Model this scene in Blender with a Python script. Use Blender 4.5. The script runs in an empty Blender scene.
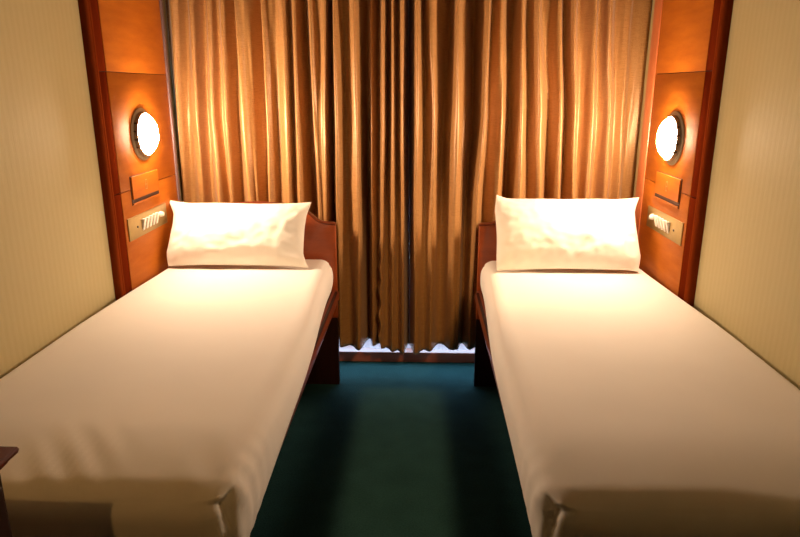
import bpy, bmesh, math, random
from math import sin, cos, pi, radians, sqrt, exp
from mathutils import Vector, Matrix, noise

# ------------------------------------------------------------------ camera
sc = bpy.context.scene
C = sc.collection
cam_d = bpy.data.cameras.new('camera')
cam_d.sensor_width = 36.0
cam_d.lens = 640.0 / 800.0 * 36.0
cam = bpy.data.objects.new('camera', cam_d)
C.objects.link(cam)
cam.location = (0, 0, 1.45)
cam.rotation_euler = (radians(90 - 15.7), 0, radians(1.8))
cam_d.clip_start = 0.02
sc.camera = cam

# ------------------------------------------------------------------ world, lights, exposure
w = bpy.data.worlds.new('world')
sc.world = w
w.use_nodes = True
w.node_tree.nodes['Background'].inputs[0].default_value = (0.45, 0.65, 1.0, 1)
w.node_tree.nodes['Background'].inputs[1].default_value = 0.3
sc.view_settings.view_transform = 'Standard'
sc.view_settings.look = 'None'
sc.view_settings.gamma = 1
sc.view_settings.use_curve_mapping = False
sc.view_settings.exposure = 0.0

LAMP_COL = (1.0, 0.710, 0.48)
LAMP_STRENGTH = 345.0

def area(name, loc, rot, sx, sy, energy, col, spread=180):
    d = bpy.data.lights.new(name, 'AREA')
    d.shape = 'RECTANGLE'; d.size = sx; d.size_y = sy
    d.energy = energy; d.color = col; d.spread = radians(spread)
    o = bpy.data.objects.new(name, d); C.objects.link(o)
    o.location = loc; o.rotation_euler = rot
    return o

# daylight falling on the window from outside
area('daylight', (-0.05, 3.60, 0.98), (radians(-90), 0, 0), 1.7, 1.7, 90.0, (0.38, 0.68, 1.0))
# added light without a fixture: narrow beam for the bright aisle strip
area('aisle_fill_light', (-0.078, 2.05, 2.28), (0, 0, 0), 0.40, 1.75, 1.2, (1.0, 0.56, 0.28), 3)
# small downlight by the entrance, near the left wall
sp = bpy.data.lights.new('entrance_downlight', 'SPOT')
sp.energy = 15.0; sp.color = (1.0, 0.50, 0.14); sp.spot_size = radians(25); sp.spot_blend = 0.7
sp.shadow_soft_size = 0.02
spo = bpy.data.objects.new('entrance_downlight', sp); C.objects.link(spo)
spo.location = (-0.76, -0.24, 2.26)
spo.rotation_euler = (Vector((-0.60, 1.10, 0.62)) - Vector(spo.location)).to_track_quat('-Z', 'Y').to_euler()

# added unseen spot, no fixture, that brightens the lower curtain
s2 = bpy.data.lights.new('curtain_fill_spot', 'SPOT')
s2.energy = 150.0; s2.color = (1.0, 0.62, 0.28); s2.spot_size = radians(24); s2.spot_blend = 0.9
s2.shadow_soft_size = 0.14
s2o = bpy.data.objects.new('curtain_fill_spot', s2); C.objects.link(s2o)
s2o.location = (0.78, 0.9, 2.25)
s2o.rotation_euler = (Vector((-0.06, 3.1, 0.36)) - Vector(s2o.location)).to_track_quat('-Z', 'Y').to_euler()

# ------------------------------------------------------------------ materials
def new_mat(name):
    m = bpy.data.materials.new(name); m.use_nodes = True
    nt = m.node_tree
    return m, nt, nt.nodes['Principled BSDF']

def link(nt, a, b): nt.links.new(a, b)

def tex_coord(nt, scale=(1, 1, 1), kind='Object'):
    tc = nt.nodes.new('ShaderNodeTexCoord'); mp = nt.nodes.new('ShaderNodeMapping')
    mp.inputs['Scale'].default_value = scale
    link(nt, tc.outputs[kind], mp.inputs[0])
    return mp.outputs[0]

def ramp(nt, fac, stops):
    r = nt.nodes.new('ShaderNodeValToRGB')
    e = r.color_ramp.elements
    e[0].position, e[0].color = stops[0][0], (*stops[0][1], 1)
    e[1].position, e[1].color = stops[-1][0], (*stops[-1][1], 1)
    for p, c in stops[1:-1]:
        n = e.new(p); n.color = (*c, 1)
    link(nt, fac, r.inputs[0])
    return r.outputs[0]

def noise_tex(nt, vec, scale, detail=4, rough=0.5):
    n = nt.nodes.new('ShaderNodeTexNoise')
    n.inputs['Scale'].default_value = scale; n.inputs['Detail'].default_value = detail
    n.inputs['Roughness'].default_value = rough
    link(nt, vec, n.inputs['Vector'])
    return n.outputs['Fac']

def bump(nt, b, h, strength, dist=0.01):
    n = nt.nodes.new('ShaderNodeBump')
    n.inputs['Strength'].default_value = strength; n.inputs['Distance'].default_value = dist
    link(nt, h, n.inputs['Height']); link(nt, n.outputs[0], b.inputs['Normal'])

def plain(name, col, rough=0.5, metal=0.0, vary=0.06, nscale=30, coat=0.0):
    m, nt, b = new_mat(name)
    v = tex_coord(nt)
    f = noise_tex(nt, v, nscale)
    lo = tuple(c * (1 - vary) for c in col); hi = tuple(min(1, c * (1 + vary)) for c in col)
    link(nt, ramp(nt, f, [(0.3, lo), (0.7, hi)]), b.inputs['Base Color'])
    b.inputs['Roughness'].default_value = rough; b.inputs['Metallic'].default_value = metal
    b.inputs['Coat Weight'].default_value = coat
    b.inputs['Coat Roughness'].default_value = 0.08
    return m

def wood(name, dark, light, scale=(9, 1.1, 9), rough=0.32, coat=0.3):
    m, nt, b = new_mat(name)
    v = tex_coord(nt, scale)
    f = noise_tex(nt, v, 3.2, 6, 0.6)
    v2 = tex_coord(nt, tuple(s * 7 for s in scale))
    g = noise_tex(nt, v2, 5, 3, 0.5)
    mx = nt.nodes.new('ShaderNodeMath'); mx.operation = 'MULTIPLY_ADD'
    link(nt, g, mx.inputs[0]); mx.inputs[1].default_value = 0.25; link(nt, f, mx.inputs[2])
    link(nt, ramp(nt, mx.outputs[0], [(0.4, dark), (0.85, light)]), b.inputs['Base Color'])
    b.inputs['Roughness'].default_value = rough
    b.inputs['Coat Weight'].default_value = coat; b.inputs['Coat Roughness'].default_value = 0.2
    if coat < 0.05: b.inputs['Specular IOR Level'].default_value = 0.15
    return m

M_wood = wood('orange_veneer', (0.33, 0.083, 0.004), (0.44, 0.128, 0.008), (1.5, 1.5, 9), 0.55, 0.03)
M_stile = wood('dark_veneer_edge', (0.085, 0.010, 0.002), (0.12, 0.016, 0.003), (9, 9, 1), 0.6, 0.0)
M_mould = wood('dark_red_moulding', (0.14, 0.022, 0.004), (0.20, 0.036, 0.007), (12, 12, 1), 0.8, 0.0)
M_pink = wood('daylight_pink_veneer', (0.55, 0.15, 0.05), (0.66, 0.21, 0.08), (12, 12, 1))  # orange wood tinted pink for daylight leaking past the curtain
M_head = wood('headboard_wood', (0.25, 0.046, 0.010), (0.38, 0.08, 0.018), (2, 2, 7))
M_rail = wood('rail_wood', (0.10, 0.016, 0.006), (0.16, 0.03, 0.009), (9, 1, 9))
M_dark = wood('dark_cabinet', (0.018, 0.006, 0.004), (0.035, 0.012, 0.008), (2, 2, 9), 0.5, 0.0)
M_top = wood('dark_red_top', (0.085, 0.015, 0.008), (0.12, 0.022, 0.010), (2, 9, 9), 0.5, 0.0)
M_leg = wood('dark_leg_and_shade', (0.02, 0.006, 0.004), (0.04, 0.012, 0.008), (9, 9, 1), 0.5, 0.0)  # also paints the under-bed shade on the lower headboard
M_skirt = wood('skirting_red', (0.32, 0.09, 0.06), (0.46, 0.14, 0.09), (1, 9, 9), 0.45)
M_brass = plain('brass_plate', (0.30, 0.205, 0.07), 0.42, 0.6)
M_ring = plain('greyed_brass_ring', (0.24, 0.19, 0.12), 0.5, 0.3)
M_clip = plain('dark_clip', (0.03, 0.015, 0.01), 0.5, 0.2)
M_white = plain('white_plastic', (0.85, 0.82, 0.74), 0.35)
M_strip = plain('grey_metal_and_leak_light', (0.20, 0.13, 0.14), 0.5, 0.2)  # metal parts, and the grey of the leaked daylight line on the left
for _m in (M_stile, M_mould):
    _m.node_tree.nodes['Principled BSDF'].inputs['Specular IOR Level'].default_value = 0.0
M_gap = plain('dark_gap', (0.05, 0.012, 0.004), 0.7)
M_ceil = plain('ceiling_paint', (0.10, 0.075, 0.05), 0.8)
M_wallback = plain('darkened_wall', (0.08, 0.05, 0.04), 0.8)  # unseen walls, like the ceiling, coloured dark to weaken bounced light

def wallpaper():
    m, nt, b = new_mat('striped_wallpaper')
    v = tex_coord(nt)
    sep = nt.nodes.new('ShaderNodeSeparateXYZ'); link(nt, v, sep.inputs[0])
    mu = nt.nodes.new('ShaderNodeMath'); mu.operation = 'MULTIPLY'; mu.inputs[1].default_value = 2 * pi / 0.028
    link(nt, sep.outputs['Y'], mu.inputs[0])
    s = nt.nodes.new('ShaderNodeMath'); s.operation = 'SINE'; link(nt, mu.outputs[0], s.inputs[0])
    n = noise_tex(nt, tex_coord(nt, (1, 40, 4)), 6, 3)
    ad = nt.nodes.new('ShaderNodeMath'); ad.operation = 'MULTIPLY_ADD'
    link(nt, s.outputs[0], ad.inputs[0]); ad.inputs[1].default_value = 0.22; link(nt, n, ad.inputs[2])
    link(nt, ramp(nt, ad.outputs[0], [(0.2, (0.49, 0.425, 0.215)), (0.8, (0.515, 0.45, 0.235))]), b.inputs['Base Color'])
    b.inputs['Roughness'].default_value = 0.62
    bump(nt, b, ad.outputs[0], 0.12, 0.002)
    return m
M_wall = wallpaper()

def carpet():
    m, nt, b = new_mat('teal_carpet')
    v = tex_coord(nt)
    f = noise_tex(nt, v, 160, 4, 0.7)
    g = noise_tex(nt, v, 9, 3)
    mx = nt.nodes.new('ShaderNodeMath'); mx.operation = 'MULTIPLY_ADD'
    link(nt, g, mx.inputs[0]); mx.inputs[1].default_value = 0.35; link(nt, f, mx.inputs[2])
    link(nt, ramp(nt, mx.outputs[0], [(0.4, (0.008, 0.034, 0.034)), (0.9, (0.020, 0.070, 0.070))]), b.inputs['Base Color'])
    b.inputs['Roughness'].default_value = 0.95
    b.inputs['Specular IOR Level'].default_value = 0.1
    bump(nt, b, f, 0.6, 0.006)
    return m
M_carpet = carpet()

def satin():
    m, nt, b = new_mat('gold_satin')
    fine = noise_tex(nt, tex_coord(nt, (700, 700, 260)), 1, 2)
    slub = noise_tex(nt, tex_coord(nt, (30, 30, 420)), 1, 3)
    mx = nt.nodes.new('ShaderNodeMath'); mx.operation = 'MULTIPLY_ADD'
    link(nt, slub, mx.inputs[0]); mx.inputs[1].default_value = 0.8; link(nt, fine, mx.inputs[2])
    link(nt, ramp(nt, mx.outputs[0], [(0.55, (0.29, 0.118, 0.028)), (1.1, (0.46, 0.238, 0.078))]), b.inputs['Base Color'])
    b.inputs['Roughness'].default_value = 0.37
    b.inputs['Metallic'].default_value = 0.15
    b.inputs['Specular IOR Level'].default_value = 0.5
    b.inputs['Sheen Weight'].default_value = 0.15
    bump(nt, b, mx.outputs[0], 0.25, 0.0015)
    return m
M_satin = satin()

def cotton(name, col, bs=0.15):
    m, nt, b = new_mat(name)
    f = noise_tex(nt, tex_coord(nt, (380, 380, 380)), 1, 2)
    g = noise_tex(nt, tex_coord(nt), 5, 3)
    lo = tuple(c * 0.97 for c in col)
    link(nt, ramp(nt, g, [(0.3, lo), (0.7, col)]), b.inputs['Base Color'])
    b.inputs['Roughness'].default_value = 0.8
    b.inputs['Sheen Weight'].default_value = 0.1
    bump(nt, b, f, bs, 0.001)
    return m
M_sheet = cotton('white_sheet', (0.86, 0.83, 0.77))
M_pillow = cotton('white_pillowcase', (0.86, 0.82, 0.72))

def sheer():
    m, nt, b = new_mat('white_sheer')
    nt.nodes.remove(b)
    out = nt.nodes['Material Output']
    d = nt.nodes.new('ShaderNodeBsdfDiffuse'); t = nt.nodes.new('ShaderNodeBsdfTranslucent'); mx = nt.nodes.new('ShaderNodeMixShader')
    f = noise_tex(nt, tex_coord(nt, (300, 300, 300)), 1, 2)
    col = ramp(nt, f, [(0.3, (0.60, 0.60, 0.66)), (0.7, (0.68, 0.68, 0.74))])
    link(nt, col, d.inputs[0]); link(nt, col, t.inputs[0])
    mx.inputs[0].default_value = 0.6
    link(nt, d.outputs[0], mx.inputs[1]); link(nt, t.outputs[0], mx.inputs[2]); tr = nt.nodes.new('ShaderNodeBsdfTransparent'); m2 = nt.nodes.new('ShaderNodeMixShader'); m2.inputs[0].default_value = 0.62
    link(nt, mx.outputs[0], m2.inputs[1]); link(nt, tr.outputs[0], m2.inputs[2]); link(nt, m2.outputs[0], out.inputs[0])
    return m
M_sheer = sheer()

def glass():
    m, nt, b = new_mat('window_glass')
    nt.nodes.remove(b)
    out = nt.nodes['Material Output']
    d = nt.nodes.new('ShaderNodeBsdfTransparent'); t = nt.nodes.new('ShaderNodeBsdfGlossy'); mx = nt.nodes.new('ShaderNodeMixShader')
    t.inputs['Roughness'].default_value = 0.05; mx.inputs[0].default_value = 0.06
    link(nt, d.outputs[0], mx.inputs[1]); link(nt, t.outputs[0], mx.inputs[2]); link(nt, mx.outputs[0], out.inputs[0])
    return m
M_glass = glass()

def lampglass():
    m, nt, b = new_mat('lit_frosted_glass')
    b.inputs['Base Color'].default_value = (0.9, 0.85, 0.75, 1)
    b.inputs['Roughness'].default_value = 0.4
    b.inputs['Emission Color'].default_value = (*LAMP_COL, 1)
    b.inputs['Emission Strength'].default_value = LAMP_STRENGTH
    return m
M_lamp = lampglass()

# ------------------------------------------------------------------ mesh helpers
def obj(name, bm, m, parent=None, smooth=False):
    me = bpy.data.meshes.new(name)
    bmesh.ops.recalc_face_normals(bm, faces=bm.faces)
    bm.to_mesh(me); bm.free()
    if m: me.materials.append(m)
    if smooth:
        for p in me.polygons: p.use_smooth = True
        if smooth == 'auto':
            me.set_sharp_from_angle(angle=radians(35))
    o = bpy.data.objects.new(name, me); C.objects.link(o)
    if parent: o.parent = parent
    return o

def thing(name, label, cat, loc=(0, 0, 0), group=None, rotz=0):
    o = bpy.data.objects.new(name, None); C.objects.link(o)
    o.empty_display_size = 0.1
    o.location = loc; o.rotation_euler = (0, 0, rotz)
    o['label'] = label; o['category'] = cat
    if group: o['group'] = group
    return o

def struct(name, bm, m, smooth=False):
    o = obj(name, bm, m, None, smooth); o['kind'] = 'structure'
    return o

def box(bm, x0, x1, y0, y1, z0, z1, bev=0.0, seg=2):
    r = bmesh.ops.create_cube(bm, size=1)
    vs = r['verts']
    for v in vs:
        v.co = Vector(((x0 + x1) / 2 + v.co.x * (x1 - x0), (y0 + y1) / 2 + v.co.y * (y1 - y0), (z0 + z1) / 2 + v.co.z * (z1 - z0)))
    if bev:
        es = {e for v in vs for e in v.link_edges}
        bmesh.ops.bevel(bm, geom=list(es), offset=bev, segments=seg, profile=0.5, affect='EDGES')

def boxes(*args, bev=0.0):
    bm = bmesh.new()
    for a in args: box(bm, *a, bev=bev)
    return bm

def lathe(bm, prof, n=40, axis='X', c=(0, 0, 0), sgn=1):
    """prof: (r, h) pairs; revolve about axis through c"""
    rings = []
    for r, h in prof:
        ring = []
        if r < 1e-6:
            p = (h * sgn, 0, 0)
            ring = [bm.verts.new((c[0] + p[0], c[1], c[2]))]
        else:
            for k in range(n):
                a = 2 * pi * k / n
                ring.append(bm.verts.new((c[0] + h * sgn, c[1] + r * cos(a), c[2] + r * sin(a))))
        rings.append(ring)
    for A, B in zip(rings[:-1], rings[1:]):
        if len(A) == 1 and len(B) == 1: continue
        for k in range(n):
            k2 = (k + 1) % n
            if len(A) == 1: bm.faces.new((A[0], B[k], B[k2]))
            elif len(B) == 1: bm.faces.new((A[k], A[k2], B[0]))
            else: bm.faces.new((A[k], A[k2], B[k2], B[k]))

def prism_xz(bm, pts, y0, y1, bev=0.0):
    lo = [bm.verts.new((x, y0, z)) for x, z in pts]
    hi = [bm.verts.new((x, y1, z)) for x, z in pts]
    n = len(pts)
    f1 = bm.faces.new(lo); f2 = bm.faces.new(hi[::-1])
    for i in range(n): bm.faces.new((lo[i], lo[(i + 1) % n], hi[(i + 1) % n], hi[i]))
    if bev:
        es = [e for f in (f1, f2) for e in f.edges]
        bmesh.ops.bevel(bm, geom=es, offset=bev, segments=3, profile=0.5, affect='EDGES')

def prism_xy_profile(bm, pts, z0, z1):
    lo = [bm.verts.new((x, y, z0)) for x, y in pts]; hi = [bm.verts.new((x, y, z1)) for x, y in pts]
    n = len(pts)
    bm.faces.new(lo); bm.faces.new(hi[::-1])
    for i in range(n): bm.faces.new((lo[i], lo[(i + 1) % n], hi[(i + 1) % n], hi[i]))

# ------------------------------------------------------------------ room
XL, XR = -1.175, 1.035
YN, YF = -1.1, 3.45
ZC = 2.32
struct('floor', boxes((XL - 0.1, XR + 0.1, YN - 0.1, YF + 0.1, -0.1, 0)), M_carpet)
struct('ceiling', boxes((XL - 0.1, XR + 0.1, YN - 0.1, YF + 0.1, ZC, ZC + 0.1)), M_ceil)
struct('wall_left', boxes((XL - 0.1, XL, YN, YF, 0, ZC)), M_wall)
struct('wall_right', boxes((XR, XR + 0.1, YN, YF, 0, ZC)), M_wall)
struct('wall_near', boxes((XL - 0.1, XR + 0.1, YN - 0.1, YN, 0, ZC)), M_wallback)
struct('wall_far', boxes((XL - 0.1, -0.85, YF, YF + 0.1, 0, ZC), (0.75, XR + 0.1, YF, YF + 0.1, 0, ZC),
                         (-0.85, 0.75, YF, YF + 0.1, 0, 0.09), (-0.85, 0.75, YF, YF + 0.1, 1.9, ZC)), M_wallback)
wf = struct('window_1', boxes((-0.85, -0.80, YF + 0.01, YF + 0.07, 0.09, 1.9), (0.70, 0.75, YF + 0.01, YF + 0.07, 0.09, 1.9),
                              (-0.80, 0.70, YF + 0.01, YF + 0.07, 0.09, 0.12), (-0.80, 0.70, YF + 0.01, YF + 0.07, 1.85, 1.9),
                              (-0.07, -0.03, YF + 0.01, YF + 0.07, 0.12, 1.85)), M_strip)
obj('window_pane', boxes((-0.80, 0.70, YF + 0.035, YF + 0.04, 0.12, 1.85)), M_glass, wf)
# red skirting plinth under the window
struct('baseboard_far', boxes((XL, XR, 3.252, YF, 0, 0.058), bev=0.004), M_skirt)

# ------------------------------------------------------------------ panelled wall sections
def wall_panel(side, label):
    s = 1 if side == 'left' else -1                     # direction into the room
    X0 = XL if side == 'left' else XR
    t = thing('wall_panel', label, 'wall panel', (X0, 2.32, 0), 'wood panelled wall sections')
    ox, oy = -X0, -2.32
    def bx(name, a, b, y0, y1, z0, z1, m, bev=0.0):
        xs = sorted((X0 + s * a, X0 + s * b))
        return obj(name, boxes((xs[0] + ox, xs[1] + ox, y0 + oy, y1 + oy, z0, z1), bev=bev), m, t, 'auto' if bev else False)
    bx('backing_board', 0.0, 0.012, 2.335, 3.05, 0.02, ZC - 0.005, M_gap)
    for z0, z1 in ((0.02, 1.0585), (1.0615, 1.5085), (1.5115, ZC - 0.005)):
        bx('board', 0.012, 0.020, 2.425, 2.995, z0, z1, M_wood, 0.0008)
        bx('board_edge', 0.012, 0.019, 2.362, 2.4245, z0, z1, M_stile, 0.0008)
    # moulded front edge: half-round bead and a small fillet
    bm = bmesh.new()
    pts = [(0, 2.318)]
    for k in range(9):
        a = pi * k / 8
        pts.append((0.016 + 0.012 * sin(a), 2.331 - 0.012 * cos(a)))
    pts += [(0.021, 2.345), (0.024, 2.349), (0.024, 2.358), (0.019, 2.3615), (0, 2.3615)]
    prism_xy_profile(bm, [(s * a, y + oy) for a, y in pts], 0.02, ZC - 0.005)
    obj('edge_moulding', bm, M_mould, t, 'auto')
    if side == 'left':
        bx('leaked_light_strip', 0.012, 0.026, 2.997, 3.02, 0.02, ZC - 0.005, M_strip, 0.002)  # added strip whose grey stands for daylight leaking past the curtain edge
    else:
        bx('leaked_light_strip', 0.012, 0.024, 2.93, 3.02, 0.02, ZC - 0.005, M_pink, 0.002)  # added strip: leaked daylight on the panelling, put into its pink colour
    return t
wall_panel('left', 'orange wood panelling with dark red edge on the left wall beside the curtain')
wall_panel('right', 'orange wood panelling on the right wall with a wide strip tinted pink like leaked daylight by the curtain')

# ------------------------------------------------------------------ curtains (measured fold lines: x at four heights, depth)
FOLDS = [
    (-1.167, -1.201, -1.199, -1.198, 0.0),
    (-1.125, -1.152, -1.164, -1.167, 0.035),
    (-1.079, -1.114, -1.129, -1.133, 0.0),
    (-1.047, -1.06, -1.064, -1.065, 0.03),
    (-1.005, -1.031, -1.039, -1.041, -0.03),
    (-0.964, -0.983, -0.974, -0.971, 0.045),
    (-0.932, -0.949, -0.944, -0.942, 0.0),
    (-0.904, -0.916, -0.919, -0.92, 0.035),
    (-0.858, -0.879, -0.884, -0.885, -0.035),
    (-0.84, -0.846, -0.827, -0.821, 0.045),
    (-0.79, -0.8, -0.799, -0.799, 0.02),
    (-0.735, -0.749, -0.762, -0.766, -0.045),
    (-0.725, -0.723, -0.732, -0.735, 0.035),
    (-0.671, -0.68, -0.69, -0.693, 0.01),
    (-0.625, -0.627, -0.635, -0.638, 0.035),
    (-0.604, -0.608, -0.615, -0.618, 0.005),
    (-0.575, -0.584, -0.586, -0.586, 0.03),
    (-0.538, -0.531, -0.526, -0.525, -0.05),
    (-0.502, -0.503, -0.492, -0.488, 0.035),
    (-0.47, -0.474, -0.477, -0.478, 0.02),
    (-0.433, -0.45, -0.457, -0.475, 0.035),
    (-0.415, -0.426, -0.432, -0.443, -0.07),
    (-0.397, -0.397, -0.403, -0.406, 0.04),
    (-0.351, -0.355, -0.353, -0.359, 0.0),
    (-0.306, -0.3, -0.299, -0.307, 0.045),
    (-0.256, -0.259, -0.26, -0.265, -0.08),
    (-0.229, -0.233, -0.235, -0.239, 0.01),
    (-0.202, -0.207, -0.206, -0.213, -0.04),
    (-0.17, -0.174, -0.186, -0.202, 0.03),
    (-0.152, -0.155, -0.157, -0.166, -0.01),
    (-0.129, -0.131, -0.132, -0.139, 0.03),
    (-0.111, -0.112, -0.108, -0.113, 0.0),
    (-0.08, -0.084, -0.083, -0.082, 0.045),
    (-0.057, -0.055, -0.049, -0.046, -0.09),
    (-0.021, -0.017, -0.024, -0.02, 0.045),
    (0.011, 0.025, 0.025, 0.027, 0.005),
    (0.033, 0.063, 0.064, 0.059, 0.035),
    (0.132, 0.111, 0.108, 0.105, -0.04),
    (0.164, 0.172, 0.171, 0.173, 0.045),
    (0.191, 0.205, 0.201, 0.199, 0.02),
    (0.245, 0.252, 0.225, 0.225, -0.06),
    (0.298, 0.299, 0.274, 0.261, 0.05),
    (0.321, 0.318, 0.313, 0.318, -0.005),
    (0.352, 0.379, 0.376, 0.375, 0.035),
    (0.415, 0.421, 0.424, 0.425, -0.05),
    (0.451, 0.473, 0.478, 0.479, 0.045),
    (0.482, 0.506, 0.521, 0.526, 0.0),
    (0.518, 0.557, 0.579, 0.586, 0.035),
    (0.553, 0.609, 0.623, 0.627, -0.025),
    (0.62, 0.655, 0.662, 0.663, 0.035),
    (0.647, 0.688, 0.7, 0.704, -0.025),
    (0.678, 0.716, 0.734, 0.739, 0.035),
    (0.718, 0.749, 0.763, 0.767, -0.02),
    (0.776, 0.805, 0.806, 0.807, 0.035),
    (0.807, 0.837, 0.845, 0.847, -0.03),
    (0.842, 0.879, 0.893, 0.897, 0.03),
    (0.878, 0.912, 0.927, 0.931, 0.0),
    (0.922, 0.944, 0.955, 0.959, 0.02),
    (0.966, 0.986, 0.994, 0.996, -0.02),
    (1.011, 1.028, 1.042, 1.046, 0.01),
]

ZROWS = [1.835, 1.307, 0.924, 0.188]
Y_CURT = 3.125
def curtain(name, label, pts, seed, nsub, hem, edge_side, x_lo, x_hi):
    zs_top, zs_bot = 2.24, hem
    def hem_lift(x): return -0.030 * exp(-((x + 0.07) / 0.13) ** 2)
    NZ = 110
    rnd = random.Random(seed)
    ph = [rnd.uniform(0, 6.28) for _ in pts]
    bm = bmesh.new()
    grid = []
    def row_x(p, z):
        if z >= ZROWS[0]: return p[0] + (p[0] - p[1]) * 0.15 * min(1, (z - ZROWS[0]) / 0.3)
        if z <= ZROWS[3]: return p[3]
        for k in range(3):
            if z >= ZROWS[k + 1]:
                t = (ZROWS[k] - z) / (ZROWS[k] - ZROWS[k + 1])
                t = t * t * (3 - 2 * t) * 0.5 + t * 0.5
                return p[k] + (p[k + 1] - p[k]) * t
    for j in range(NZ + 1):
        z = zs_top + (zs_bot - zs_top) * j / NZ
        xs = [row_x(p, z) for p in pts]
        row = []
        for i in range(len(pts) - 1):
            for q in range(nsub):
                t = q / nsub
                tt = (1 - cos(pi * t)) / 2
                d0, d1 = pts[i][4], pts[i + 1][4]
                lean = 0.9 + 0.22 * sin(z * 2.3 + (ph[i] if 0 < i < len(pts) - 1 else 0))
                d = d0 * lean * (1 - tt) + d1 * (0.9 + 0.22 * sin(z * 2.3 + (ph[i + 1] if i + 1 < len(pts) - 1 else 0))) * tt
                x = xs[i] + (xs[i + 1] - xs[i]) * t
                row.append((x, d))
        row.append((xs[-1], pts[-1][4] * (0.9 + 0.22 * sin(z * 2.3))))
        vr = []
        xj = row[-1][0] if edge_side == 'crumple' else row[0][0]
        for x, d in row:
            fj = min(1, abs(x - xj) / 0.02)
            x = min(max(x, x_lo + 0.00002 * len(vr)), x_hi - 0.00002 * (len(row) - len(vr)))
            g = max(0.0, (z - 1.7) / 0.5)
            tight = 1 + 0.1 * g
            d = d * ((1.45 if d > 0 else 1.08) - 0.2 * min(1, g))
            # small horizontal drape ripples
            d += fj * 0.010 * noise.noise(Vector((x * 26, z * 1.6, seed))) + fj * 0.0045 * noise.noise(Vector((x * 75, z * 3.5, seed + 7))) + fj * 0.0010 * noise.noise(Vector((x * 60, z * 30, seed + 7)))
            # pinch pleats crowding near the heading
            d += fj * 0.010 * min(1, g * 1.4) * sin(x * 150 + seed)
            # crumpled leading edge on the left curtain
            if edge_side == 'crumple':
                e = exp(-((x + 0.20) / 0.022) ** 2) * max(0, min(1, (0.85 - z) / 0.5))
                d += 0.012 * e * sin(z * 75 + 3 * sin(z * 23)) ; x += 0.006 * e * sin(z * 52)
            y = Y_CURT - d
            zz = z + (0.004 * sin(x * 31 + seed) + hem_lift(x)) * max(0, (j / NZ - 0.9) / 0.1)
            vr.append(bm.verts.new((x, y, zz)))
        grid.append(vr)
    for j in range(NZ):
        for i in range(len(grid[0]) - 1):
            bm.faces.new((grid[j][i], grid[j][i + 1], grid[j + 1][i + 1], grid[j + 1][i]))
    o = obj(name, bm, M_satin, None, True)
    md = o.modifiers.new('thick', 'SOLIDIFY'); md.thickness = 0.0022; md.offset = 1
    o['label'] = label; o['category'] = 'curtain'; o['group'] = 'gold satin curtains over the window'
    return o
L_pts = [(-1.174,) * 4 + (0.0,)] + FOLDS[1:33] + [(-0.0600, -0.0580, -0.0550, -0.0520, -0.083)]
R_pts = [(-0.05999, -0.05799, -0.05499, -0.05199, -0.083)] + FOLDS[34:-1] + [(1.0345,) * 4 + (0.0,)]
curtain('curtain', 'left gold satin curtain hanging behind the left bed, with a crumpled leading edge', L_pts, 3, 10, 0.152, 'crumple', XL + 0.001, 2)
curtain('curtain', 'right gold satin curtain hanging behind the right bed', R_pts, 11, 10, 0.150, '', -2, XR - 0.0005)

# curtain track
t = thing('curtain_track', 'metal curtain track on the ceiling above the gold curtains', 'curtain track', (0, Y_CURT, 2.25))
obj('rail', boxes((XL + 0.01, XR - 0.01, -0.012, 0.012, 0.0, 0.025)), M_strip, t)
obj('bracket', boxes((-0.6, -0.57, -0.012, 0.012, 0.025, 0.069)), M_strip, t)
obj('bracket', boxes((0.45, 0.48, -0.012, 0.012, 0.025, 0.069)), M_strip, t)

# sheer behind the satin curtains
bm = bmesh.new(); prev = None
NX = 420
for j in range(31):
    z = 2.2 + (0.078 - 2.2) * j / 30
    row = []
    for i in range(NX + 1):
        x = XL + 0.02 + (XR - XL - 0.04) * i / NX
        y = 3.262 + 0.008 * sin(x * 48 + 1.1 * sin(x * 9) + 0.3 * z) + 0.003 * sin(x * 111)
        zz = z
        if j == 30: zz += 0.009 * sin(x * 17 + 1.5) + 0.005 * sin(x * 41)
        row.append(bm.verts.new((x, y, zz)))
    if prev:
        for i in range(NX): bm.faces.new((prev[i], prev[i + 1], row[i + 1], row[i]))
    prev = row
o = obj('sheer_curtain', bm, M_sheer, None, True)
o['label'] = 'white sheer curtain showing its hem below the gold curtains'; o['category'] = 'curtain'

# ------------------------------------------------------------------ wall fixtures
def wall_lamp(side, label):
    s = 1 if side == 'left' else -1
    X0 = XL + 0.020 if side == 'left' else XR - 0.020
    t = thing('wall_lamp', label, 'lamp', (X0, 2.672 if side == 'left' else 2.645, 1.268 if side == 'left' else 1.258), 'round wall lamps')
    bm = bmesh.new()
    lathe(bm, [(0, 0.0), (0.106, 0.0), (0.107, 0.003), (0.105, 0.005), (0.091, 0.0055), (0.0885, 0.021), (0.0855, 0.022), (0.083, 0.016), (0, 0.016)], 56, sgn=s)
    obj('base_ring', bm, M_ring, t, 'auto')
    bm = bmesh.new()
    prof = [(0.080, 0.0165)]
    for k in range(0, 13):
        a = pi / 2 * k / 12
        prof.append((0.080 * cos(a) if k < 12 else 0, 0.017 + 0.042 * sin(a)))
    lathe(bm, prof, 48, sgn=s)
    obj('glass_dome', bm, M_lamp, t, True)
    for a in [pi / 2 + q + f for q in (0, pi) for f in (-0.55, -0.18, 0.18, 0.55)]:
        bm = bmesh.new()
        box(bm, -0.012, 0.006, -0.003, 0.003, -0.005, 0.005, bev=0.001)
        bmesh.ops.rotate(bm, verts=bm.verts, cent=(0, 0, 0), matrix=Matrix.Rotation(a, 3, 'X'))
        bmesh.ops.translate(bm, verts=bm.verts, vec=(s * 0.0185, -sin(a) * 0.089, cos(a) * 0.089))
        obj('clip', bm, M_clip, t)
    return t
wall_lamp('left', 'lit round wall lamp on the left wood panel above the left pillow')
wall_lamp('right', 'lit round wall lamp on the right wood panel above the right pillow')

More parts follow.
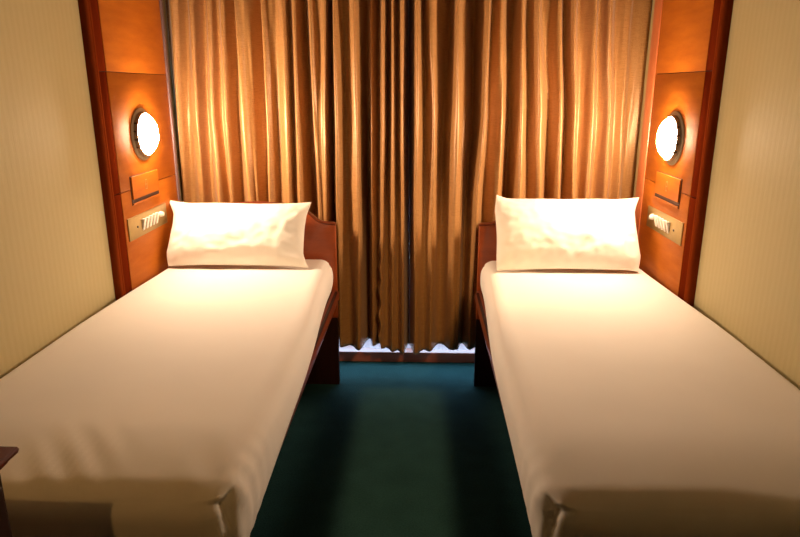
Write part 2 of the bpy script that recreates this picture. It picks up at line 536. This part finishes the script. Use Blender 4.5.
def ashtray_flap(side, label):
    s = 1 if side == 'left' else -1
    X0 = XL + 0.020 if side == 'left' else XR - 0.020
    t = thing('wall_flap', label, 'wall flap', (X0, 2.645, 1.0), 'small wooden flaps under the lamps')
    def bx(name, a, b, y0, y1, z0, z1, m, bev=0.0):
        xs = sorted((s * a, s * b)); return obj(name, boxes((xs[0], xs[1], y0, y1, z0, z1), bev=bev), m, t)
    bx('slot_shade_plate', 0.0, 0.0015, -0.135, 0.135, -0.004, 0.113, M_gap)  # flat dark plate; its colour stands in for shade in the slot
    bx('flap_door', 0.0016, 0.007, -0.131, 0.131, 0.020, 0.110, M_wood, 0.001)
    bx('lower_lip', 0.0016, 0.006, -0.131, 0.131, -0.002, 0.004, M_wood, 0.0005)
    # faint etched mark on the flap
    bm = bmesh.new()
    for y0, y1, z0, z1 in ((-0.010, -0.006, 0.045, 0.085), (0.006, 0.010, 0.045, 0.085), (-0.006, 0.006, 0.081, 0.085), (-0.006, 0.006, 0.063, 0.066), (-0.006, 0.006, 0.045, 0.048)):
        xs = sorted((s * 0.007, s * 0.0076)); box(bm, xs[0], xs[1], y0, y1, z0, z1)
    obj('etched_mark', bm, M_brass, t)
ashtray_flap('left', 'small wooden flap with a dark slot under the left wall lamp')
ashtray_flap('right', 'small wooden flap with a dark slot under the right wall lamp')

def switch_plate(side, label):
    s = 1 if side == 'left' else -1
    X0 = XL + 0.020 if side == 'left' else XR - 0.020
    t = thing('switch_plate', label, 'switch panel', (X0, 2.64, 0.907), 'brass switch plates')
    obj('plate', boxes(tuple(sorted((0, s * 0.005))) + (-0.195, 0.195, -0.045, 0.046), bev=0.0015), M_brass, t, 'auto')
    for k in range(5):
        y = -0.062 + k * 0.034
        bm = bmesh.new()
        box(bm, *sorted((s * 0.004, s * 0.014)), y - 0.0095, y + 0.0095, -0.024, 0.024, bev=0.003)
        for v in bm.verts:
            if abs(v.co.x) > 0.008: v.co.x += s * 0.006 * (v.co.z / 0.024)
        obj('rocker_switch', bm, M_white, t, 'auto')
    bm = bmesh.new()
    lathe(bm, [(0, 0.005), (0.013, 0.005), (0.012, 0.010), (0.010, 0.018), (0.008, 0.021), (0, 0.021)], 24, c=(0, 0.122, 0.008), sgn=s)
    obj('knob', bm, M_white, t, 'auto')
    bm = bmesh.new()
    lathe(bm, [(0, 0.005), (0.005, 0.005), (0.004, 0.008), (0, 0.008)], 14, c=(0, -0.115, 0.0), sgn=s)
    obj('screw', bm, M_clip, t)
switch_plate('left', 'brass plate with white switches and knob beside the left pillow')
switch_plate('right', 'brass plate with white switches and knob beside the right pillow')

# ------------------------------------------------------------------ beds
def bed(side, label, x_wall, x_in, y_foot):
    """x_wall: edge beside the wall; x_in: edge beside the aisle"""
    s = 1 if x_in > x_wall else -1
    xc = (x_wall + x_in) / 2; W = abs(x_in - x_wall)
    yc = (y_foot + 2.95) / 2
    t = thing('bed', label, 'bed', (xc, yc, 0), 'single beds')
    oy = -yc
    hw = W / 2
    # headboard (outline by height, ogee shoulders)
    half = [(0.395, 0.36), (0.395, 0.828), (0.385, 0.833), (0.355, 0.834), (0.33, 0.838), (0.305, 0.850), (0.285, 0.868), (0.262, 0.888), (0.235, 0.903),
            (0.20, 0.913), (0.14, 0.922), (0.07, 0.928)]
    hx = hw - 0.395 - 0.032
    half = [(x + hx, z) for x, z in half]
    pts = half + [(0, 0.930)] + [(-x, z) for x, z in reversed(half)]
    bm = bmesh.new(); prism_xz(bm, pts, 2.965 + oy, 2.998 + oy, 0.004)
    hb = obj('headboard', bm, M_head, t, 'auto')
    # rounded cap along the top of the headboard
    bm = bmesh.new()
    top = pts[1:-1]
    rings = []
    for i, (x, z) in enumerate(top):
        a = top[max(0, i - 1)]; b = top[min(len(top) - 1, i + 1)]
        tx, tz = b[0] - a[0], b[1] - a[1]; l = sqrt(tx * tx + tz * tz) or 1
        nx, nz = tz / l, -tx / l
        if nz < 0: nx, nz = -nx, -nz
        ring = []
        for k in range(8):
            an = 2 * pi * k / 8
            ring.append(bm.verts.new((x + nx * 0.007 * sin(an), 2.9815 + oy + 0.021 * cos(an), z + nz * 0.007 * sin(an))))
        rings.append(ring)
    for A, B in zip(rings[:-1], rings[1:]):
        for k in range(8): bm.faces.new((A[k], A[(k + 1) % 8], B[(k + 1) % 8], B[k]))
    bm.faces.new(rings[0]); bm.faces.new(rings[-1][::-1])
    obj('cap_rail', bm, M_rail, hb, 'auto')
    obj('shaded_lower_panel', boxes((-hw + 0.034, hw - 0.034, 2.967 + oy, 2.996 + oy, 0.0, 0.359)), M_leg, hb)  # shade under the bed is put into the dark wood colour
    for q in (-1, 1):
        x = q * (hw - 0.06)
        obj('leg', boxes((x - 0.028, x + 0.028, y_foot + 0.06 + oy, y_foot + 0.115 + oy, 0, 0.46), bev=0.003), M_leg, t)
    # side rails, end rail and slatted base
    for q in (-1, 1):
        bm = bmesh.new()
        x = q * (hw - 0.034)
        prof = [(-0.014, 0.455), (0.006, 0.455), (0.012, 0.462), (0.014, 0.475), (0.012, 0.492), (0.004, 0.505), (-0.014, 0.512)]
        A = [bm.verts.new((x + q * a, y_foot + 0.05 + oy, z)) for a, z in prof]
        B = [bm.verts.new((x + q * a, 2.962 + oy, z)) for a, z in prof]
        bm.faces.new(A); bm.faces.new(B[::-1])
        for k in range(len(prof)): bm.faces.new((A[k], A[(k + 1) % 7], B[(k + 1) % 7], B[k]))
        obj('side_rail', bm, M_rail, t, 'auto')
    obj('foot_rail', boxes((-hw + 0.03, hw - 0.03, y_foot + 0.03 + oy, y_foot + 0.055 + oy, 0.44, 0.505), bev=0.003), M_rail, t)
    obj('bed_base', boxes((-hw + 0.026, hw - 0.026, y_foot + 0.056 + oy, 2.93 + oy, 0.47, 0.508)), M_leg, t)
    # mattress with a tightly tucked white sheet
    bm = bmesh.new()
    x0, x1, y0, y1, z0, z1 = -hw, hw, y_foot + oy, 2.945 + oy, 0.50, 0.680
    side_name = side
    R, RC = 0.070, 0.085
    NX_, NY_, NZ_ = 64, 120, 14
    def lin(a, b, n): return [a + (b - a) * i / n for i in range(n + 1)]
    def dense(a, b, n):   # denser near ends
        return [a + (b - a) * (0.5 - 0.5 * cos(pi * i / n)) * 0.5 + (b - a) * i / n * 0.5 for i in range(n + 1)]
    X_, Y_, Z_ = dense(x0, x1, NX_), dense(y0, y1, NY_), dense(z0, z1, NZ_)
    cache = {}
    xin = x1 if s > 0 else x0
    RF = 0.070
    def shape(x, y, z):
        R = RF if (x > 0) == (xin > 0) else RF + (0.03 - RF) * min(1, abs(x) / (hw * 0.5))
        # rounded box
        cx = min(max(x, x0 + R), x1 - R); cy = min(max(y, y0 + R), y1 - R); cz = min(z, z1 - R)
        d = Vector((x - cx, y - cy, max(0, z - cz)))
        # plan rounding
        px = min(max(x, x0 + RC), x1 - RC); py = min(max(y, y0 + RC), y1 - RC)
        p = Vector((x, y, z))
        dx, dy = x - px, y - py
        m = max(abs(dx), abs(dy))
        if dx and dy:
            l = sqrt(dx * dx + dy * dy); k = m / l
            p.x = px + dx * k; p.y = py + dy * k
        cx = min(max(p.x, x0 + R), x1 - R); cy = min(max(p.y, y0 + R), y1 - R)
        e = Vector((p.x - cx, p.y - cy, p.z - cz if p.z > cz else 0))
        if e.length > 1e-9 and e.z > 0:
            mm = max(abs(e.x), abs(e.y), e.z)
            e2 = e.normalized() * min(R, mm)
            p = Vector((cx + e2.x, cy + e2.y, cz + e2.z))
        return p
    def V(x, y, z):
        k = (round(x, 6), round(y, 6), round(z, 6))
        if k in cache: return cache[k]
        p = shape(x, y, z)
        hz = (p.z - z0) / (z1 - z0)
        # side cloth pulled in under the mattress
        sidew = max(0, 1 - (min(abs(p.x - x0), abs(p.x - x1)) / 0.05))
        endd = max(0, 1 - abs(p.y - y0) / 0.05)
        tuck = max(0, 1 - hz / 0.45) ** 1.6
        p.x += -0.026 * tuck * sidew * (1 if p.x > 0 else -1)
        p.y += 0.015 * tuck * endd
        # softer roll-over along the foot
        q = max(0, 1 - (p.y - y0) / 0.26)
        p.z -= 0.036 * q ** 1.8 * min(1, max(0, (hz - 0.1) / 0.9))
        # the sheet hangs lower towards the foot and is drawn in at the head
        fy = min(1, max(0, (p.y - y0) / 1.3))
        p.z -= 0.075 * (1 - fy) * max(0, 1 - hz / 0.6)
        hy = min(1, max(0, (p.y + yc - 1.9) / 0.95)); hy = hy * hy * (3 - 2 * hy)
        p.x -= p.x / hw * 0.036 * hy
        # gentle crown and slackness of the top
        u = (p.x - x0) / (x1 - x0); v = (p.y - y0) / (y1 - y0)
        crown = 0.006 * sin(pi * min(1, max(0, u))) * sin(pi * min(1, max(0, v)))
        wv = 0.0016 * noise.noise(Vector((p.x * 5, p.y * 3.5, z + hw * 9)))
        if hz > 0.9: p.z += crown + wv
        # diagonal tension wrinkles near the foot corners
        for qx in (x0, x1):
            dist = sqrt(((p.x - qx) / 0.26) ** 2 + ((p.y - y0) / 0.40) ** 2)
            if dist < 1:
                fall = (1 - dist) ** 1.3
                sg = 1 if qx > 0 else -1
                a = (p.x * sg) * 52 + p.y * 30
                amp = 0.0026 if (qx == xin and side_name == 'left') else 0.0009
                p.z += amp * fall * sin(a + 2 * noise.noise(Vector((p.x * 9, p.y * 9, 3)))) * (1 if hz > 0.85 else 0.3)
                if hz < 0.95: p.x += sg * 0.003 * fall * sin(p.y * 95 + p.z * 30)
        # long slanting creases in the sheet near the cabinet
        if side_name == 'left':
            wx, wy = p.x + xc + 0.76, p.y + yc - 1.21
            g = exp(-(wx / 0.11) ** 2 - (wy / 0.12) ** 2)
            p.z += 0.0026 * g * sin((0.78 * wx + 0.63 * wy) * 95) * (1 if hz > 0.5 else 0)
        # hospital-corner tuck at the foot
        for qx in (x0, x1):
            sg = 1 if qx > 0 else -1
            fx = qx - sg * 0.024; 
            rx = p.x - fx
            ry = p.y - y0
            if abs(ry) < 0.09 and abs(rx) < 0.08:
                # crease running down the foot face
                zz = z1 - p.z
                near = exp(-((rx) / 0.007) ** 2) * max(0, 1 - ry / 0.07) * min(1, max(0, (zz - 0.010) / 0.02))
                p.y += 0.010 * near
                lip = exp(-((rx + sg * 0.015) / 0.009) ** 2) * max(0, 1 - ry / 0.06) * min(1, max(0, (zz - 0.006) / 0.02))
                p.y -= 0.006 * lip
                pk = exp(-((rx + sg * 0.004) / 0.016) ** 2 - ((ry - 0.022) / 0.012) ** 2)
                p.z += 0.010 * pk * (1 if zz < 0.05 else 0)
                pk2 = exp(-((rx + sg * 0.002) / 0.009) ** 2 - ((ry - 0.006) / 0.010) ** 2)
                p.z -= 0.012 * pk2 * (1 if zz < 0.06 else 0)
        vv = bm.verts.new(p)
        cache[k] = vv
        return vv
    def face(grid):
        for a in range(len(grid) - 1):
            for b in range(len(grid[0]) - 1):
                q = [grid[a][b], grid[a + 1][b], grid[a + 1][b + 1], grid[a][b + 1]]
                if len(set(q)) == 4:
                    try: bm.faces.new(q)
                    except ValueError: pass
    face([[V(x, y, z1) for y in Y_] for x in X_])
    face([[V(x, y, z0) for y in Y_] for x in X_])
    face([[V(x0, y, z) for y in Y_] for z in Z_])
    face([[V(x1, y, z) for y in Y_] for z in Z_])
    face([[V(x, y0, z) for x in X_] for z in Z_])
    face([[V(x, y1, z) for x in X_] for z in Z_])
    mt = obj('mattress', bm, M_sheet, t, True)
    mt['label'] = 'mattress under a tightly tucked white sheet'
    return t
bed('left', 'single bed with white sheet against the left wall, dark cabinet at its foot', -1.172, -0.368, 1.10)
bed('right', 'single bed with white sheet against the right wall, under the smoother pillow', 1.032, 0.248, 1.10)

# ------------------------------------------------------------------ pillows
def pillow(label, xc, y_bot, z_bot, lean, wdt, hgt, thick_f, thick_b, seed, ears, wrinkles, roll=0.0):
    NXp, NYp = 130, 84
    bm = bmesh.new()
    def pos(u, v, side):
        # u,v in -1..1
        eu, ev = abs(u), abs(v)
        f = max(0.0, (1 - eu ** 3.0)) ** 0.55 * max(0.0, (1 - ev ** 2.1)) ** 0.78
        # edges bow in between the corners
        cu = (1 - 0.030 * (1 - ev * ev) - 0.0 * ev)
        cv = (1 - 0.035 * (1 - eu ** 2.2))
        x = u * wdt / 2 * cu; y = v * hgt / 2 * cv
        for (sx, sy, ax, ay) in ears:
            k = max(0, 1 - sqrt(((u - sx) / 0.22) ** 2 + ((v - sy) / 0.40) ** 2))
            x += ax * k ** 1.2; y += ay * k ** 1.2
        d = (thick_f if side > 0 else thick_b) * f
        d *= 1 - 0.12 * v * (1 if side > 0 else 0)       # fuller low down
        rim = 1 - max(eu, ev)
        wgt = min(1, rim / 0.12)
        wr = 0
        if side > 0:
            for (wu, wv, ang, ln, wd, amp) in wrinkles:
                du, dv = (u - wu) * wdt / 2, (v - wv) * hgt / 2
                a = du * cos(ang) + dv * sin(ang); b = -du * sin(ang) + dv * cos(ang)
                b += 0.12 * a * a / max(ln, .01)
                wr += amp * exp(-(a / ln) ** 2) * (exp(-(b / wd) ** 2) - 0.55 * exp(-((b - wd * 1.7) / wd) ** 2))
            n = Vector((u * 3.1, v * 2.2, seed))
            wr += 0.006 * noise.noise(n) + 0.0032 * noise.noise(n * 2.7)
            # gathers running in from the side seams
            wr += 0.0035 * sin(v * 17 + seed + 2 * noise.noise(n * 2)) * max(0, (eu - 0.72) / 0.28) * (1 - eu) * 6
            wr += 0.0022 * sin(u * 30 + seed) * max(0, (ev - 0.8) / 0.2) * (1 - ev) * 8
        z = side * d + wr * wgt
        z += 0.008 * noise.noise(Vector((u * 2, v * 2, seed + 9))) * max(eu, ev) ** 4
        return Vector((x, y, z))
    def ease(i, n): 
        t = i / n * 2 - 1
        return t * 0.6 + 0.4 * sin(t * pi / 2)
    rows = {}
    for side in (1, -1):
        g = []
        for j in range(NYp + 1):
            r = []
            for i in range(NXp + 1):
                edge = i in (0, NXp) or j in (0, NYp)
                if edge and side == -1: r.append(rows[(i, j)]); continue
                p = pos(ease(i, NXp), ease(j, NYp), side)
                v = bm.verts.new(p)
                if edge: rows[(i, j)] = v
                r.append(v)
            g.append(r)
        for j in range(NYp):
            for i in range(NXp):
                q = (g[j][i], g[j][i + 1], g[j + 1][i + 1], g[j + 1][i])
                bm.faces.new(q if side > 0 else q[::-1])
    # local: x right, y up the lean, z out of the pillow front -> world
    a = lean
    ux = Vector((cos(roll), 0, sin(roll)))
    uy = Vector((0, cos(a), sin(a))); uz = Vector((0, -sin(a), cos(a)))
    c = Vector((0, 0, 0)) + uy * (hgt / 2)
    for v in bm.verts:
        p = v.co.copy()
        v.co = ux * p.x + uy * p.y + uz * p.z + c
        if v.co.z + z_bot < 0.690: v.co.z = 0.690 - z_bot + (v.co.z + z_bot - 0.690) * 0.05
        if v.co.y + y_bot > 2.957: v.co.y = 2.957 - y_bot
    o = obj('pillow', bm, M_pillow, None, True)
    o.location = (xc, y_bot, z_bot)
    o['label'] = label; o['category'] = 'pillow'; o['group'] = 'white pillows leaning on the headboards'
    return o
W_L = [(-0.62, -0.05, -0.95, 0.077, 0.027, 0.0053), (-0.5, -0.4, -0.5, 0.066, 0.0189, 0.0037), (0.1, -0.6, 0.2, 0.132, 0.0189, 0.003), (0.7, -0.15, 1.15, 0.066, 0.0149, 0.001665), (0.8, 0.3, 0.95, 0.066, 0.0162, 0.002385), (-0.35, -0.7, -0.05, 0.099, 0.0162, 0.003), (-0.75, -0.5, 1.2, 0.066, 0.0203, 0.0037)]
W_R = [(-0.5, 0.05, 0.05, 0.132, 0.027, 0.003), (-0.3, -0.25, 0.22, 0.132, 0.0243, 0.0037), (0.1, -0.3, 0.75, 0.11, 0.0189, 0.0045), (0.32, -0.15, 0.9, 0.11, 0.0162, 0.0037), (0.2, -0.65, 0.5, 0.132, 0.0189, 0.003), (-0.5, -0.6, 0.05, 0.154, 0.0162, 0.0023), (0.75, -0.1, 1.4, 0.088, 0.0162, 0.003)]
EAR_L = [(1, 1, 0.012, 0.006), (-1, 1, -0.032, 0.014), (-1, -1, 0.022, -0.002), (1, -1, 0.022, -0.004)]
EAR_R = [(-1, 1, 0.016, 0.014), (1, 1, 0.024, 0.008), (-1, -1, 0.004, -0.004), (1, -1, -0.026, -0.004)]
pillow('crumpled white pillow leaning on the headboard of the left bed', -0.822, 2.700, 0.694, radians(52), 0.625, 0.318, 0.085, 0.030, 2.3, EAR_L, W_L)
pillow('smoother white pillow leaning on the headboard of the right bed', 0.648, 2.680, 0.694, radians(53.5), 0.635, 0.350, 0.085, 0.030, 7.7, EAR_R, W_R)

# ------------------------------------------------------------------ cabinet at the left foot
t = thing('cabinet', 'dark wooden cabinet with a moulded red-brown top at the foot of the left bed', 'cabinet', (-0.92, 0.60, 0))
obj('body', boxes((-0.253, 0.255, -0.30, 0.275, 0.0, 0.862), bev=0.003), M_dark, t)
bm = bmesh.new()
prof = [(0.245, 0.860), (0.252, 0.862), (0.258, 0.868), (0.262, 0.876), (0.270, 0.880), (0.272, 0.886), (0.270, 0.891), (0.262, 0.893)]
for a, z in [(0, 0)]:
    rings = []
    for r, z in prof:
        o_ = r - 0.245
        rings.append([bm.verts.new(c) for c in ((-0.253, -0.30 - o_, z), (0.245 + o_, -0.30 - o_, z), (0.245 + o_, 0.276 + o_, z), (-0.253, 0.276 + o_, z))])
    bm.faces.new(rings[0]); bm.faces.new(rings[-1][::-1])
    for A, B in zip(rings[:-1], rings[1:]):
        for k in range(4): bm.faces.new((A[k], A[(k + 1) % 4], B[(k + 1) % 4], B[k]))
obj('moulded_top', bm, M_top, t, 'auto')
obj('door', boxes((0.2552, 0.260, -0.28, 0.265, 0.08, 0.84), bev=0.002), M_dark, t)
